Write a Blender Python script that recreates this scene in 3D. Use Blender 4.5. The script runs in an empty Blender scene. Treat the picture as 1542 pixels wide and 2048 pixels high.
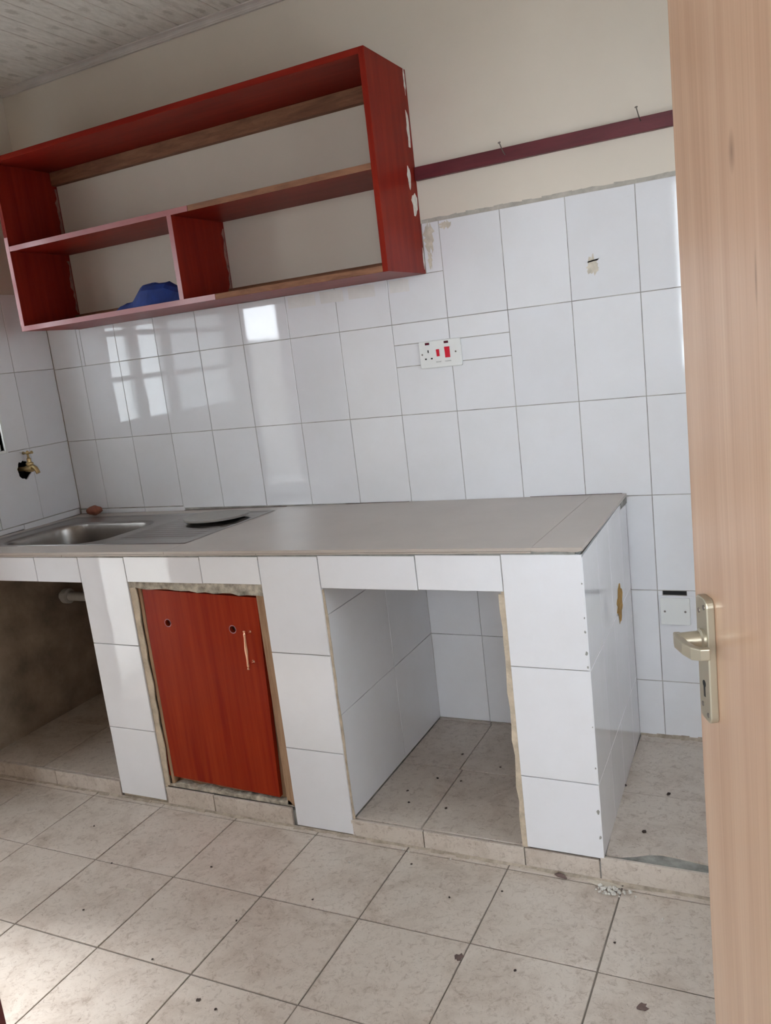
import bpy, bmesh, math, random
from mathutils import Matrix, Vector, Euler

random.seed(7)
S = bpy.context.scene
COL = S.collection

# ------------------------------------------------------------------ camera
cam_data = bpy.data.cameras.new('camera')
cam = bpy.data.objects.new('camera', cam_data)
COL.objects.link(cam)
cam_data.sensor_fit = 'AUTO'
cam_data.sensor_width = 36.0
cam_data.lens = 1665.96 / 2048 * 36.0
cam_data.clip_start = 0.02
_r = Vector((0.89535197, 0.42992803, -0.11621848))
_d = Vector((-0.01971371, -0.22243939, -0.97474719))
_f = Vector((-0.4449227, 0.87503292, -0.19068607))
M = Matrix((_r, -_d, -_f)).transposed().to_4x4()
M.translation = Vector((2.7553, -2.5628, 1.3775))
cam.matrix_world = M
S.camera = cam

# ------------------------------------------------------------------ world: bright overcast sky
W = bpy.data.worlds.new('overcast_sky')
S.world = W
W.use_nodes = True
bg = W.node_tree.nodes['Background']
bg.inputs['Color'].default_value = (0.86, 0.93, 1.0, 1)
bg.inputs['Strength'].default_value = 16.0

sun_data = bpy.data.lights.new('hazy_sun', 'SUN')
sun_data.energy = 10.0
sun_data.angle = math.radians(14)
sun_data.color = (0.95, 0.98, 1.0)
sun = bpy.data.objects.new('hazy_sun', sun_data)
COL.objects.link(sun)
sun.location = (-4, -1.5, 6)
sun.rotation_euler = Vector((1.0, 0.02, -math.tan(math.radians(52)))).to_track_quat('-Z', 'Y').to_euler()

S.view_settings.view_transform = 'Standard'
S.view_settings.look = 'None'
S.view_settings.exposure = -0.38
S.view_settings.gamma = 1.0
S.view_settings.use_curve_mapping = False


# ------------------------------------------------------------------ materials
def new_mat(name):
    m = bpy.data.materials.new(name)
    m.use_nodes = True
    nt = m.node_tree
    return m, nt, nt.nodes['Principled BSDF']


def N(nt, typ, **kw):
    n = nt.nodes.new(typ)
    for k, v in kw.items():
        if k.startswith('_'):
            setattr(n, k[1:], v)
        else:
            n.inputs[k.replace('__', ' ')].default_value = v
    return n


def ramp(nt, fac, stops):
    r = nt.nodes.new('ShaderNodeValToRGB')
    e = r.color_ramp.elements
    while len(e) > len(stops):
        e.remove(e[-1])
    while len(e) < len(stops):
        e.new(0.5)
    for i, (p, c) in enumerate(stops):
        e[i].position = p
        e[i].color = (*c, 1)
    nt.links.new(fac, r.inputs['Fac'])
    return r


def coords(nt, scale=(1, 1, 1), world=True, rand=0.0):
    """position (world or object space), scaled, shifted by a per-object random amount"""
    if world:
        src = nt.nodes.new('ShaderNodeNewGeometry').outputs['Position']
    else:
        src = nt.nodes.new('ShaderNodeTexCoord').outputs['Object']
    if rand:
        oi = nt.nodes.new('ShaderNodeObjectInfo')
        ma = N(nt, 'ShaderNodeMath', _operation='MULTIPLY')
        ma.inputs[1].default_value = rand
        nt.links.new(oi.outputs['Random'], ma.inputs[0])
        ad = N(nt, 'ShaderNodeVectorMath', _operation='ADD')
        nt.links.new(src, ad.inputs[0])
        nt.links.new(ma.outputs[0], ad.inputs[1])
        src = ad.outputs[0]
    mp = nt.nodes.new('ShaderNodeMapping')
    mp.inputs['Scale'].default_value = scale
    nt.links.new(src, mp.inputs['Vector'])
    return mp.outputs[0]


def mix(nt, fac, a, b, typ='MIX'):
    m = nt.nodes.new('ShaderNodeMix')
    m.data_type = 'RGBA'
    m.blend_type = typ
    for inp, v in ((m.inputs[0], fac), (m.inputs[6], a), (m.inputs[7], b)):
        if hasattr(v, 'is_linked'):
            nt.links.new(v, inp)
        elif isinstance(v, (int, float)):
            inp.default_value = v
        else:
            inp.default_value = (*v, 1)
    return m.outputs[2]


def bump(nt, bsdf, height, strength, dist):
    b = N(nt, 'ShaderNodeBump', Strength=strength, Distance=dist)
    nt.links.new(height, b.inputs['Height'])
    nt.links.new(b.outputs[0], bsdf.inputs['Normal'])


def plain(name, col, rough=0.5, metal=0.0, var=0.0, scale=8.0, bmp=0.0, bscale=60.0, bdist=0.002, spec=0.5):
    m, nt, b = new_mat(name)
    b.inputs['Roughness'].default_value = rough
    b.inputs['Metallic'].default_value = metal
    b.inputs['Specular IOR Level'].default_value = spec
    if var:
        n = N(nt, 'ShaderNodeTexNoise', Scale=scale, Detail=6.0, Roughness=0.6)
        nt.links.new(coords(nt, rand=3.0), n.inputs['Vector'])
        lo = tuple(c * (1 - var) for c in col)
        hi = tuple(min(1, c * (1 + var)) for c in col)
        r = ramp(nt, n.outputs['Fac'], [(0.3, lo), (0.7, hi)])
        nt.links.new(r.outputs[0], b.inputs['Base Color'])
    else:
        b.inputs['Base Color'].default_value = (*col, 1)
    if bmp:
        n2 = N(nt, 'ShaderNodeTexNoise', Scale=bscale, Detail=4.0)
        nt.links.new(coords(nt), n2.inputs['Vector'])
        bump(nt, b, n2.outputs['Fac'], bmp, bdist)
    return m


def tile_white():
    m, nt, b = new_mat('white_glazed_tile')
    oi = nt.nodes.new('ShaderNodeObjectInfo')
    r = ramp(nt, oi.outputs['Random'], [(0, (0.74, 0.735, 0.765)), (1, (0.79, 0.785, 0.81))])
    n = N(nt, 'ShaderNodeTexNoise', Scale=5.0, Detail=5.0, Roughness=0.65)
    nt.links.new(coords(nt, rand=9.0), n.inputs['Vector'])
    dirt = ramp(nt, n.outputs['Fac'], [(0.35, (0.965, 0.96, 0.95)), (0.6, (1, 1, 1))])
    nt.links.new(mix(nt, 1.0, r.outputs[0], dirt.outputs[0], 'MULTIPLY'), b.inputs['Base Color'])
    b.inputs['Roughness'].default_value = 0.045
    b.inputs['IOR'].default_value = 1.62
    w = N(nt, 'ShaderNodeTexNoise', Scale=9.0, Detail=2.0)
    nt.links.new(coords(nt, (1, 1, 0.5), rand=5.0), w.inputs['Vector'])
    bump(nt, b, w.outputs['Fac'], 0.035, 0.01)
    return m


def tile_floor(name='beige_floor_tile', k=1.0):
    m, nt, b = new_mat(name)
    v = coords(nt, rand=7.0)
    n1 = N(nt, 'ShaderNodeTexNoise', Scale=7.0, Detail=8.0, Roughness=0.7, Distortion=0.6)
    n2 = N(nt, 'ShaderNodeTexNoise', Scale=52.0, Detail=8.0, Roughness=0.8, Distortion=0.7)
    n3 = N(nt, 'ShaderNodeTexNoise', Scale=120.0, Detail=4.0, Roughness=0.7, Distortion=1.2)
    for n in (n1, n2, n3):
        nt.links.new(v, n.inputs['Vector'])
    base = ramp(nt, n1.outputs['Fac'], [(0.3, (0.42 * k, 0.345 * k, 0.285 * k)), (0.5, (0.56 * k, 0.485 * k, 0.42 * k)),
                                        (0.72, (0.61 * k, 0.54 * k, 0.475 * k))])
    vein = ramp(nt, n2.outputs['Fac'], [(0.36, (0.52, 0.45, 0.40)), (0.49, (1, 1, 1)), (1.0, (1, 1, 1))])
    speck = ramp(nt, n3.outputs['Fac'], [(0.30, (0.36, 0.28, 0.24)), (0.40, (1, 1, 1)), (1.0, (1, 1, 1))])
    c = mix(nt, 0.6, base.outputs[0], vein.outputs[0], 'MULTIPLY')
    c = mix(nt, 0.6, c, speck.outputs[0], 'MULTIPLY')
    nt.links.new(c, b.inputs['Base Color'])
    b.inputs['Roughness'].default_value = 0.42
    bump(nt, b, n2.outputs['Fac'], 0.05, 0.003)
    return m


def laminate(name, dark, light, rough, grain=(2.0, 40.0, 40.0), world=True, coat=0.0):
    m, nt, b = new_mat(name)
    n = N(nt, 'ShaderNodeTexNoise', Scale=1.0, Detail=7.0, Roughness=0.6, Distortion=0.35)
    nt.links.new(coords(nt, grain, world=world), n.inputs['Vector'])
    r = ramp(nt, n.outputs['Fac'], [(0.28, dark), (0.72, light)])
    nt.links.new(r.outputs[0], b.inputs['Base Color'])
    b.inputs['Roughness'].default_value = rough
    b.inputs['Coat Weight'].default_value = coat
    b.inputs['Specular IOR Level'].default_value = 0.07
    return m


def raw_wood(name, a, bcol, grain, rough=0.75):
    m, nt, b = new_mat(name)
    n = N(nt, 'ShaderNodeTexNoise', Scale=1.0, Detail=8.0, Roughness=0.7, Distortion=0.5)
    nt.links.new(coords(nt, grain), n.inputs['Vector'])
    r = ramp(nt, n.outputs['Fac'], [(0.3, a), (0.7, bcol)])
    nt.links.new(r.outputs[0], b.inputs['Base Color'])
    b.inputs['Roughness'].default_value = rough
    bump(nt, b, n.outputs['Fac'], 0.3, 0.002)
    return m


def veneer():
    """light timber veneer, grain along local Z, two knots"""
    m, nt, b = new_mat('tan_wood_veneer')
    tc = nt.nodes.new('ShaderNodeTexCoord').outputs['Object']
    mp = N(nt, 'ShaderNodeMapping')
    mp.inputs['Scale'].default_value = (26, 26, 1.1)
    nt.links.new(tc, mp.inputs['Vector'])
    n = N(nt, 'ShaderNodeTexNoise', Scale=1.0, Detail=6.0, Roughness=0.55, Distortion=0.4)
    nt.links.new(mp.outputs[0], n.inputs['Vector'])
    mp2 = N(nt, 'ShaderNodeMapping')
    mp2.inputs['Scale'].default_value = (260, 260, 3.0)
    nt.links.new(tc, mp2.inputs['Vector'])
    n2 = N(nt, 'ShaderNodeTexNoise', Scale=1.0, Detail=4.0, Roughness=0.6)
    nt.links.new(mp2.outputs[0], n2.inputs['Vector'])
    c1 = ramp(nt, n.outputs['Fac'], [(0.25, (0.47, 0.285, 0.185)), (0.5, (0.54, 0.345, 0.23)), (0.75, (0.60, 0.405, 0.285))])
    c2 = ramp(nt, n2.outputs['Fac'], [(0.3, (0.80, 0.77, 0.74)), (0.7, (1, 1, 1))])
    c = mix(nt, 0.7, c1.outputs[0], c2.outputs[0], 'MULTIPLY')
    for kx, kz, sx, sz, depth in ((0.588, 1.517, 0.008, 0.022, 0.75), (0.50, 0.868, 0.013, 0.03, 0.6), (0.545, 1.40, 0.003, 0.03, 0.7)):
        sub = N(nt, 'ShaderNodeVectorMath', _operation='SUBTRACT')
        nt.links.new(tc, sub.inputs[0])
        sub.inputs[1].default_value = (kx, 0, kz)
        mul = N(nt, 'ShaderNodeVectorMath', _operation='MULTIPLY')
        nt.links.new(sub.outputs[0], mul.inputs[0])
        mul.inputs[1].default_value = (1 / sx, 0, 1 / sz)
        ln = N(nt, 'ShaderNodeVectorMath', _operation='LENGTH')
        nt.links.new(mul.outputs[0], ln.inputs[0])
        kr = ramp(nt, ln.outputs['Value'], [(0.0, (depth,) * 3), (1.0, (0, 0, 0))])
        c = mix(nt, kr.outputs[0], c, (0.16, 0.075, 0.045))
    nt.links.new(c, b.inputs['Base Color'])
    b.inputs['Roughness'].default_value = 0.33
    b.inputs['Coat Weight'].default_value = 1.0
    b.inputs['Coat Roughness'].default_value = 0.26
    return m


def ceiling_mat():
    """printed ceiling board: pale with small grey flower blots along each board"""
    m, nt, b = new_mat('printed_ceiling_board')
    tc = nt.nodes.new('ShaderNodeTexCoord').outputs['Object']
    oi = nt.nodes.new('ShaderNodeObjectInfo')
    sep = nt.nodes.new('ShaderNodeSeparateXYZ')
    nt.links.new(tc, sep.inputs[0])

    def math_(op, a, bb=None):
        n = N(nt, 'ShaderNodeMath', _operation=op)
        for i, v in enumerate((a, bb)):
            if v is None:
                continue
            if hasattr(v, 'is_linked'):
                nt.links.new(v, n.inputs[i])
            else:
                n.inputs[i].default_value = v
        return n.outputs[0]
    y = math_('ADD', sep.outputs['Y'], math_('MULTIPLY', oi.outputs['Random'], 3.0))
    u = math_('SUBTRACT', math_('FLOORED_MODULO', y, 0.17), 0.085)
    e = math_('ADD', math_('POWER', math_('DIVIDE', math_('ABSOLUTE', u), 0.030), 2.0),
              math_('POWER', math_('DIVIDE', math_('ABSOLUTE', sep.outputs['X']), 0.015), 2.0))
    n = N(nt, 'ShaderNodeTexNoise', Scale=90.0, Detail=4.0)
    nt.links.new(coords(nt, rand=4.0), n.inputs['Vector'])
    e2 = math_('ADD', e, math_('MULTIPLY', math_('SUBTRACT', n.outputs['Fac'], 0.5), 2.4))
    blot = ramp(nt, e2, [(0.2, (0.74, 0.72, 0.70)), (1.0, (1, 1, 1))])
    n2 = N(nt, 'ShaderNodeTexNoise', Scale=1.0, Detail=5.0, Roughness=0.7)
    nt.links.new(coords(nt, (70, 18, 70), rand=4.0), n2.inputs['Vector'])
    fl = ramp(nt, n2.outputs['Fac'], [(0.35, (0.56, 0.51, 0.45)), (0.6, (0.70, 0.645, 0.585))])
    nt.links.new(mix(nt, 1.0, fl.outputs[0], blot.outputs[0], 'MULTIPLY'), b.inputs['Base Color'])
    b.inputs['Roughness'].default_value = 0.45
    return m


def glass_mat(name='frosted_window_glass', k=1.0):
    m, nt, b = new_mat(name)
    nt.nodes.remove(b)
    out = nt.nodes['Material Output']
    t = N(nt, 'ShaderNodeBsdfTransparent')
    t.inputs[0].default_value = (0.93 * k, 0.96 * k, 0.97 * k, 1)
    tr = N(nt, 'ShaderNodeBsdfTranslucent')
    tr.inputs[0].default_value = (0.93 * k, 0.96 * k, 0.98 * k, 1)
    mx = N(nt, 'ShaderNodeMixShader', Fac=0.94)
    nt.links.new(t.outputs[0], mx.inputs[1])
    nt.links.new(tr.outputs[0], mx.inputs[2])
    g = N(nt, 'ShaderNodeBsdfGlossy', Roughness=0.05)
    mx2 = N(nt, 'ShaderNodeMixShader', Fac=0.06)
    nt.links.new(mx.outputs[0], mx2.inputs[1])
    nt.links.new(g.outputs[0], mx2.inputs[2])
    nt.links.new(mx2.outputs[0], out.inputs['Surface'])
    return m


MT = dict(
    tile=tile_white(),
    ftile=tile_floor(),
    grout=plain('dirty_grout', (0.34, 0.32, 0.29), 0.9, var=0.45, scale=14),
    fgrout=plain('floor_grout', (0.20, 0.17, 0.145), 0.9, var=0.4, scale=14),
    cream=plain('cream_wall_paint', (0.66, 0.585, 0.50), 0.65, var=0.03, scale=2.5, bmp=0.08, bscale=120),
    worktop=plain('taupe_worktop_tile', (0.43, 0.37, 0.325), 0.3, var=0.06, scale=5, bmp=0.03, bscale=30),
    cement=plain('grey_cement', (0.27, 0.265, 0.245), 0.95, var=0.4, scale=25, bmp=0.5, bscale=90, bdist=0.004),
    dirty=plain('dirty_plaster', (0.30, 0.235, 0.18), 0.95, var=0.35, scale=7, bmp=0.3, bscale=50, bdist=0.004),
    plaster=plain('beige_plaster', (0.53, 0.44, 0.335), 0.95, var=0.25, scale=30, bmp=0.6, bscale=110, bdist=0.004),
    smear=plain('dried_smear', (0.56, 0.50, 0.42), 0.8, var=0.2, scale=40),
    white_chip=plain('white_filler', (0.66, 0.62, 0.57), 0.9, var=0.2, scale=60),
    redlam=laminate('mahogany_laminate', (0.16, 0.009, 0.006), (0.25, 0.02, 0.011), 0.37, (2.5, 30, 30)),
    redlam_v=laminate('mahogany_laminate_upright', (0.165, 0.010, 0.007), (0.255, 0.022, 0.011), 0.36, (30, 30, 2.0)),
    doorlam=laminate('orange_red_laminate', (0.22, 0.014, 0.006), (0.34, 0.040, 0.011), 0.24, (38, 38, 1.6)),
    band=plain('mauve_band_sheen', (0.37, 0.145, 0.15), 0.22, var=0.06),  # mauve banding, paled by a window reflection put into its colour
    rawwood=raw_wood('raw_timber', (0.14, 0.052, 0.026), (0.30, 0.135, 0.07), (9, 60, 60)),
    framewood=raw_wood('weathered_frame_timber', (0.22, 0.11, 0.055), (0.42, 0.27, 0.16), (60, 60, 5)),
    maroon=raw_wood('maroon_painted_timber', (0.075, 0.008, 0.014), (0.14, 0.018, 0.026), (6, 50, 50), 0.45),
    maroon_frame=plain('maroon_door_paint', (0.06, 0.009, 0.012), 0.4, var=0.2),
    veneer=veneer(),
    champagne=plain('champagne_metal', (0.44, 0.40, 0.31), 0.36, 0.7, var=0.05),
    steel=plain('nail_steel', (0.25, 0.22, 0.20), 0.4, 0.9),
    stainless=plain('brushed_stainless', (0.31, 0.285, 0.265), 0.34, 1.0, var=0.05, scale=30),
    brass=plain('dull_brass', (0.45, 0.33, 0.16), 0.38, 0.8, var=0.2, scale=60),
    copper=plain('rose_gold_metal', (0.85, 0.50, 0.34), 0.22, 1.0),
    pvc=plain('grey_white_pvc', (0.46, 0.44, 0.41), 0.45, var=0.1),
    plate=plain('white_plastic', (0.77, 0.77, 0.755), 0.3),
    red=plain('red_rocker_plastic', (0.62, 0.006, 0.03), 0.3),
    neon=plain('dark_neon_lens', (0.09, 0.006, 0.02), 0.15),
    black=plain('black_opening_shade', (0.008, 0.008, 0.008), 0.8),  # flat black standing in for the shade inside openings
    ink=plain('grey_print', (0.12, 0.12, 0.12), 0.7),
    cloth=plain('blue_fabric', (0.006, 0.026, 0.17), 0.75, var=0.25, scale=20),
    slab=plain('grey_slab', (0.27, 0.25, 0.225), 0.45, var=0.06, scale=30),
    lump=plain('red_brown_soap', (0.27, 0.085, 0.05), 0.6, var=0.3, scale=40),
    stain=plain('ochre_stain', (0.43, 0.245, 0.06), 0.8, var=0.3, scale=60),
    darkstain=plain('brown_stain', (0.13, 0.085, 0.075), 0.7, var=0.3, scale=60),
    crumb=plain('dark_crumb', (0.045, 0.03, 0.025), 0.9),
    edgegrey=plain('grey_edge_shade', (0.42, 0.385, 0.34), 0.85, var=0.2, scale=30),
    tape=plain('old_tape_residue', (0.71, 0.685, 0.67), 0.12, var=0.08, scale=12),
    redsmear=plain('torn_laminate', (0.27, 0.13, 0.105), 0.7, var=0.4, scale=50),
    fillet=plain('dirty_mortar', (0.36, 0.30, 0.24), 0.95, var=0.35, scale=40),
    oldcement=plain('crumbling_cement', (0.37, 0.325, 0.265), 0.95, var=0.55, scale=45, bmp=0.8, bscale=80, bdist=0.006),
    paper=plain('pale_chip', (0.6, 0.57, 0.52), 0.9, var=0.2, scale=80),
    ceil=ceiling_mat(),
    cornice=plain('pale_cornice', (0.56, 0.50, 0.46), 0.5, var=0.12, scale=9),
    winwhite=plain('white_window_paint', (0.72, 0.73, 0.72), 0.4),
    barmetal=plain('painted_burglar_bar', (0.2, 0.2, 0.2), 0.5),
    glass=glass_mat(),
    dimglass=glass_mat('dim_window_glass', 0.6),  # weaker glass for the added far pane of the left window
    outground=plain('pale_yard_concrete', (0.42, 0.40, 0.37), 0.9, var=0.15, scale=3),
    outwall=plain('yard_wall_render', (0.58, 0.57, 0.55), 0.9, var=0.12, scale=3),
    yardwall=plain('weathered_block_wall', (0.2, 0.185, 0.17), 0.95, var=0.3, scale=4),
    hallwall=plain('hall_wall_paint', (0.70, 0.66, 0.60), 0.7),
)


# ------------------------------------------------------------------ mesh helpers
class MB:
    def __init__(self):
        self.v, self.f = [], []

    def add(self, vs, fs):
        o = len(self.v)
        self.v += [tuple(p) for p in vs]
        self.f += [tuple(i + o for i in f) for f in fs]
        return self

    def box(self, x0, x1, y0, y1, z0, z1):
        x0, x1 = sorted((x0, x1)); y0, y1 = sorted((y0, y1)); z0, z1 = sorted((z0, z1))
        v = [(x0, y0, z0), (x1, y0, z0), (x1, y1, z0), (x0, y1, z0), (x0, y0, z1), (x1, y0, z1), (x1, y1, z1), (x0, y1, z1)]
        return self.add(v, [(3, 2, 1, 0), (4, 5, 6, 7), (0, 1, 5, 4), (1, 2, 6, 5), (2, 3, 7, 6), (3, 0, 4, 7)])

    def prism(self, pts, axis, a, b):
        """polygon pts (2-D) extruded along axis from a to b"""
        def P(p, w):
            if axis == 0:
                return (w, p[0], p[1])
            if axis == 1:
                return (p[0], w, p[1])
            return (p[0], p[1], w)
        n = len(pts)
        v = [P(p, a) for p in pts] + [P(p, b) for p in pts]
        fs = [tuple(range(n)), tuple(range(2 * n - 1, n - 1, -1))]
        fs += [(i, i + n, (i + 1) % n + n, (i + 1) % n) for i in range(n)]
        return self.add(v, fs)

    def lathe(self, prof, seg=20, mat=None):
        """profile (r, h) turned about local Z; mat places it"""
        mat = mat or Matrix()
        v, f = [], []
        for r, h in prof:
            for k in range(seg):
                a = 2 * math.pi * k / seg
                v.append(mat @ Vector((r * math.cos(a), r * math.sin(a), h)))
        m = len(prof)
        for i in range(m - 1):
            for k in range(seg):
                k2 = (k + 1) % seg
                f.append((i * seg + k, i * seg + k2, (i + 1) * seg + k2, (i + 1) * seg + k))
        f.append(tuple(range(seg - 1, -1, -1)))
        f.append(tuple((m - 1) * seg + k for k in range(seg)))
        return self.add(v, f)

    def tube(self, pts, rad, seg=12):
        """round tube along pts; rad scalar or list"""
        pts = [Vector(p) for p in pts]
        rs = rad if isinstance(rad, (list, tuple)) else [rad] * len(pts)
        v, f = [], []
        prev = None
        for i, p in enumerate(pts):
            t = (pts[min(i + 1, len(pts) - 1)] - pts[max(i - 1, 0)]).normalized()
            if prev is None:
                a = t.orthogonal().normalized()
            else:
                a = (prev - t * prev.dot(t)).normalized()
            prev = a
            b = t.cross(a)
            for k in range(seg):
                an = 2 * math.pi * k / seg
                v.append(p + rs[i] * (math.cos(an) * a + math.sin(an) * b))
        n = len(pts)
        for i in range(n - 1):
            for k in range(seg):
                k2 = (k + 1) % seg
                f.append((i * seg + k, i * seg + k2, (i + 1) * seg + k2, (i + 1) * seg + k))
        f.append(tuple(range(seg - 1, -1, -1)))
        f.append(tuple((n - 1) * seg + k for k in range(seg)))
        return self.add(v, f)

    def mesh(self, name, mat, smooth=False, fix=True):
        me = bpy.data.meshes.new(name)
        me.from_pydata(self.v, [], self.f)
        if fix:
            bm = bmesh.new()
            bm.from_mesh(me)
            bmesh.ops.recalc_face_normals(bm, faces=bm.faces)
            bm.to_mesh(me)
            bm.free()
        if smooth:
            for p in me.polygons:
                p.use_smooth = True
        me.materials.append(MT[mat])
        me.update()
        return me


def wm(o):
    """world matrix of a not yet evaluated chain (location/rotation only)"""
    m = Matrix.LocRotScale(o.location, o.rotation_euler, o.scale)
    return (wm(o.parent) @ m) if o.parent else m


def put(name, me, parent=None, world=None):
    """link mesh me as an object; world = its world matrix (identity by default)"""
    o = bpy.data.objects.new(name, me)
    COL.objects.link(o)
    w = world or Matrix()
    if parent:
        o.parent = parent
        w = wm(parent).inverted() @ w
    l, q, s = w.decompose()
    o.location, o.scale = l, s
    o.rotation_euler = q.to_euler()
    return o


def build(name, mb, mat, parent=None, world=None, smooth=False, bevel=0.0, seg=2, local=False):
    """mb in world coordinates unless local (then in parent space)"""
    me = mb.mesh(name, mat, smooth)
    if local and parent:
        o = bpy.data.objects.new(name, me)
        COL.objects.link(o)
        o.parent = parent
    else:
        o = put(name, me, parent, world)
    if bevel:
        md = o.modifiers.new('soft_edges', 'BEVEL')
        md.width, md.segments, md.limit_method, md.angle_limit = bevel, seg, 'ANGLE', math.radians(40)
    return o


def empty(name, loc, rot=(0, 0, 0)):
    o = bpy.data.objects.new(name, None)
    COL.objects.link(o)
    o.location, o.rotation_euler = loc, rot
    o.empty_display_size = 0.05
    return o


def tag(o, label=None, cat=None, group=None, kind=None):
    if label:
        o['label'] = label
    if cat:
        o['category'] = cat
    if group:
        o['group'] = group
    if kind:
        o['kind'] = kind
    return o


def smooth_auto(o, ang=35):
    for p in o.data.polygons:
        p.use_smooth = True
    bm = bmesh.new()
    bm.from_mesh(o.data)
    for e in bm.edges:
        if len(e.link_faces) == 2 and e.calc_face_angle(0) > math.radians(ang):
            e.smooth = False
    bm.to_mesh(o.data)
    bm.free()
    return o


_tc = {}


def tile_mesh(w, h, t, mat, ch=0.0009):
    key = (round(w, 4), round(h, 4), round(t, 4), mat)
    if key not in _tc:
        a, b = w / 2, h / 2
        mb = MB()
        v = []
        for (x, y, z) in ((a, b, -t), (a, b, -ch), (a - ch, b - ch, 0)):
            v += [(-x, -y, z), (x, -y, z), (x, y, z), (-x, y, z)]
        f = [(3, 2, 1, 0), (8, 9, 10, 11)]
        for r in (0, 4):
            f += [(r + i, r + (i + 1) % 4, r + 4 + (i + 1) % 4, r + 4 + i) for i in range(4)]
        mb.add(v, f)
        _tc[key] = mb.mesh('tile', mat)
    return _tc[key]


AX = dict(
    y=(Vector((1, 0, 0)), Vector((0, 0, 1)), Vector((0, -1, 0))),    # faces the camera side (-y)
    x=(Vector((0, 1, 0)), Vector((0, 0, 1)), Vector((1, 0, 0))),     # faces +x
    z=(Vector((1, 0, 0)), Vector((0, 1, 0)), Vector((0, 0, 1))),     # faces up
)


def tile(parent, face, level, u0, u1, v0, v1, t=0.006, mat='tile', name='tile', gap=0.0022, jit=0.0012, axes=None, org=None):
    """one tile; face picks the plane, level its front surface, (u, v) its extent"""
    U, V, Nn = axes or AX[face]
    w, h = u1 - u0 - gap, v1 - v0 - gap
    if w < 0.004 or h < 0.004:
        return None
    c = U * ((u0 + u1) / 2) + V * ((v0 + v1) / 2)
    if org is not None:
        c = c + org
    else:
        c = c + {'y': Vector((0, level, 0)), 'x': Vector((level, 0, 0)), 'z': Vector((0, 0, level))}[face]
    m = Matrix((U, V, Nn)).transposed().to_4x4()
    m = m @ Matrix.Rotation(random.gauss(0, jit), 4, 'X') @ Matrix.Rotation(random.gauss(0, jit), 4, 'Y')
    m.translation = c - Nn * random.uniform(0, 0.0006)
    return put(name, tile_mesh(w, h, t, mat), parent, m)


def rects_minus(u0, u1, v0, v1, holes):
    rs = [(u0, u1, v0, v1)]
    for (a0, a1, b0, b1) in holes:
        out = []
        for (x0, x1, y0, y1) in rs:
            if a1 <= x0 or a0 >= x1 or b1 <= y0 or b0 >= y1:
                out.append((x0, x1, y0, y1))
                continue
            c0, c1 = max(x0, a0), min(x1, a1)
            if x0 < c0:
                out.append((x0, c0, y0, y1))
            if c1 < x1:
                out.append((c1, x1, y0, y1))
            if y0 < b0:
                out.append((c0, c1, y0, b0))
            if b1 < y1:
                out.append((c0, c1, b1, y1))
        rs = out
    return rs


def blob(n, ru, rv, seed, rough=0.35):
    rr = random.Random(seed)
    return [((1 + rr.uniform(-rough, rough)) * ru * math.cos(2 * math.pi * k / n),
             (1 + rr.uniform(-rough, rough)) * rv * math.sin(2 * math.pi * k / n)) for k in range(n)]


def patch(name, parent, face, level, cu, cv, pts, mat, th=0.0006):
    """a thin irregular deposit on a surface"""
    mb = MB()
    ps = [(cu + a, cv + b) for a, b in pts]
    if face == 'y':
        mb.prism(ps, 1, level, level - th)
    elif face == 'x':
        mb.prism(ps, 0, level, level + th)
    else:
        mb.prism(ps, 2, level, level + th)
    return build(name, mb, mat, parent)


# ------------------------------------------------------------------ dimensions
RX = 3.08          # right wall
FY = -2.22         # inner face of the wall behind the camera's doorway
CZ = 2.53          # ceiling
CF = -0.685        # counter front
PZ = 0.056         # raised floor under the counter
DX0, DX1 = 2.209, 2.975   # clear opening of the doorway the photo is taken through


def ztop(x, y=0.0):       # worktop surface, slightly out of level
    return 0.840 + 0.0096 * x - 0.0185 * y


# ------------------------------------------------------------------ shell
# back wall
wall_back = tag(build('wall_back', MB(), 'cream'), 'cream painted back wall with white tiles below', kind='structure')
SLOT = (2.372, 2.442, 0.5365, 0.5505)
mb = MB()
for r in rects_minus(-0.15, RX + 0.15, -0.1, 2.7, [SLOT]):
    mb.box(r[0], r[1], 0.004, 0.15, r[2], r[3])
wall_back.data = mb.mesh('wall_back', 'cream')
CAB = (0.176, 1.697, 1.599, 1.90)
mb = MB()
for r in rects_minus(0.0, RX, 0.0, 1.752, [(0.0, 2.277, -1, 0.83), CAB, SLOT]):
    mb.box(r[0], r[1], 0.0022, 0.004, r[2], r[3])
build('grout_bed', mb, 'grout', wall_back)
build('slot_shade', MB().box(SLOT[0], SLOT[1], 0.006, 0.06, SLOT[2], SLOT[3]), 'black', wall_back)  # black block painting in the shade inside the slot
xs = [0.0] + [0.157 + 0.2 * k for k in range(15)] + [RX]
zs_hi = [0.853, 1.152, 1.452, 1.752]
zs_lo = [0.062, 0.252, 0.552, 0.853]
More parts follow.
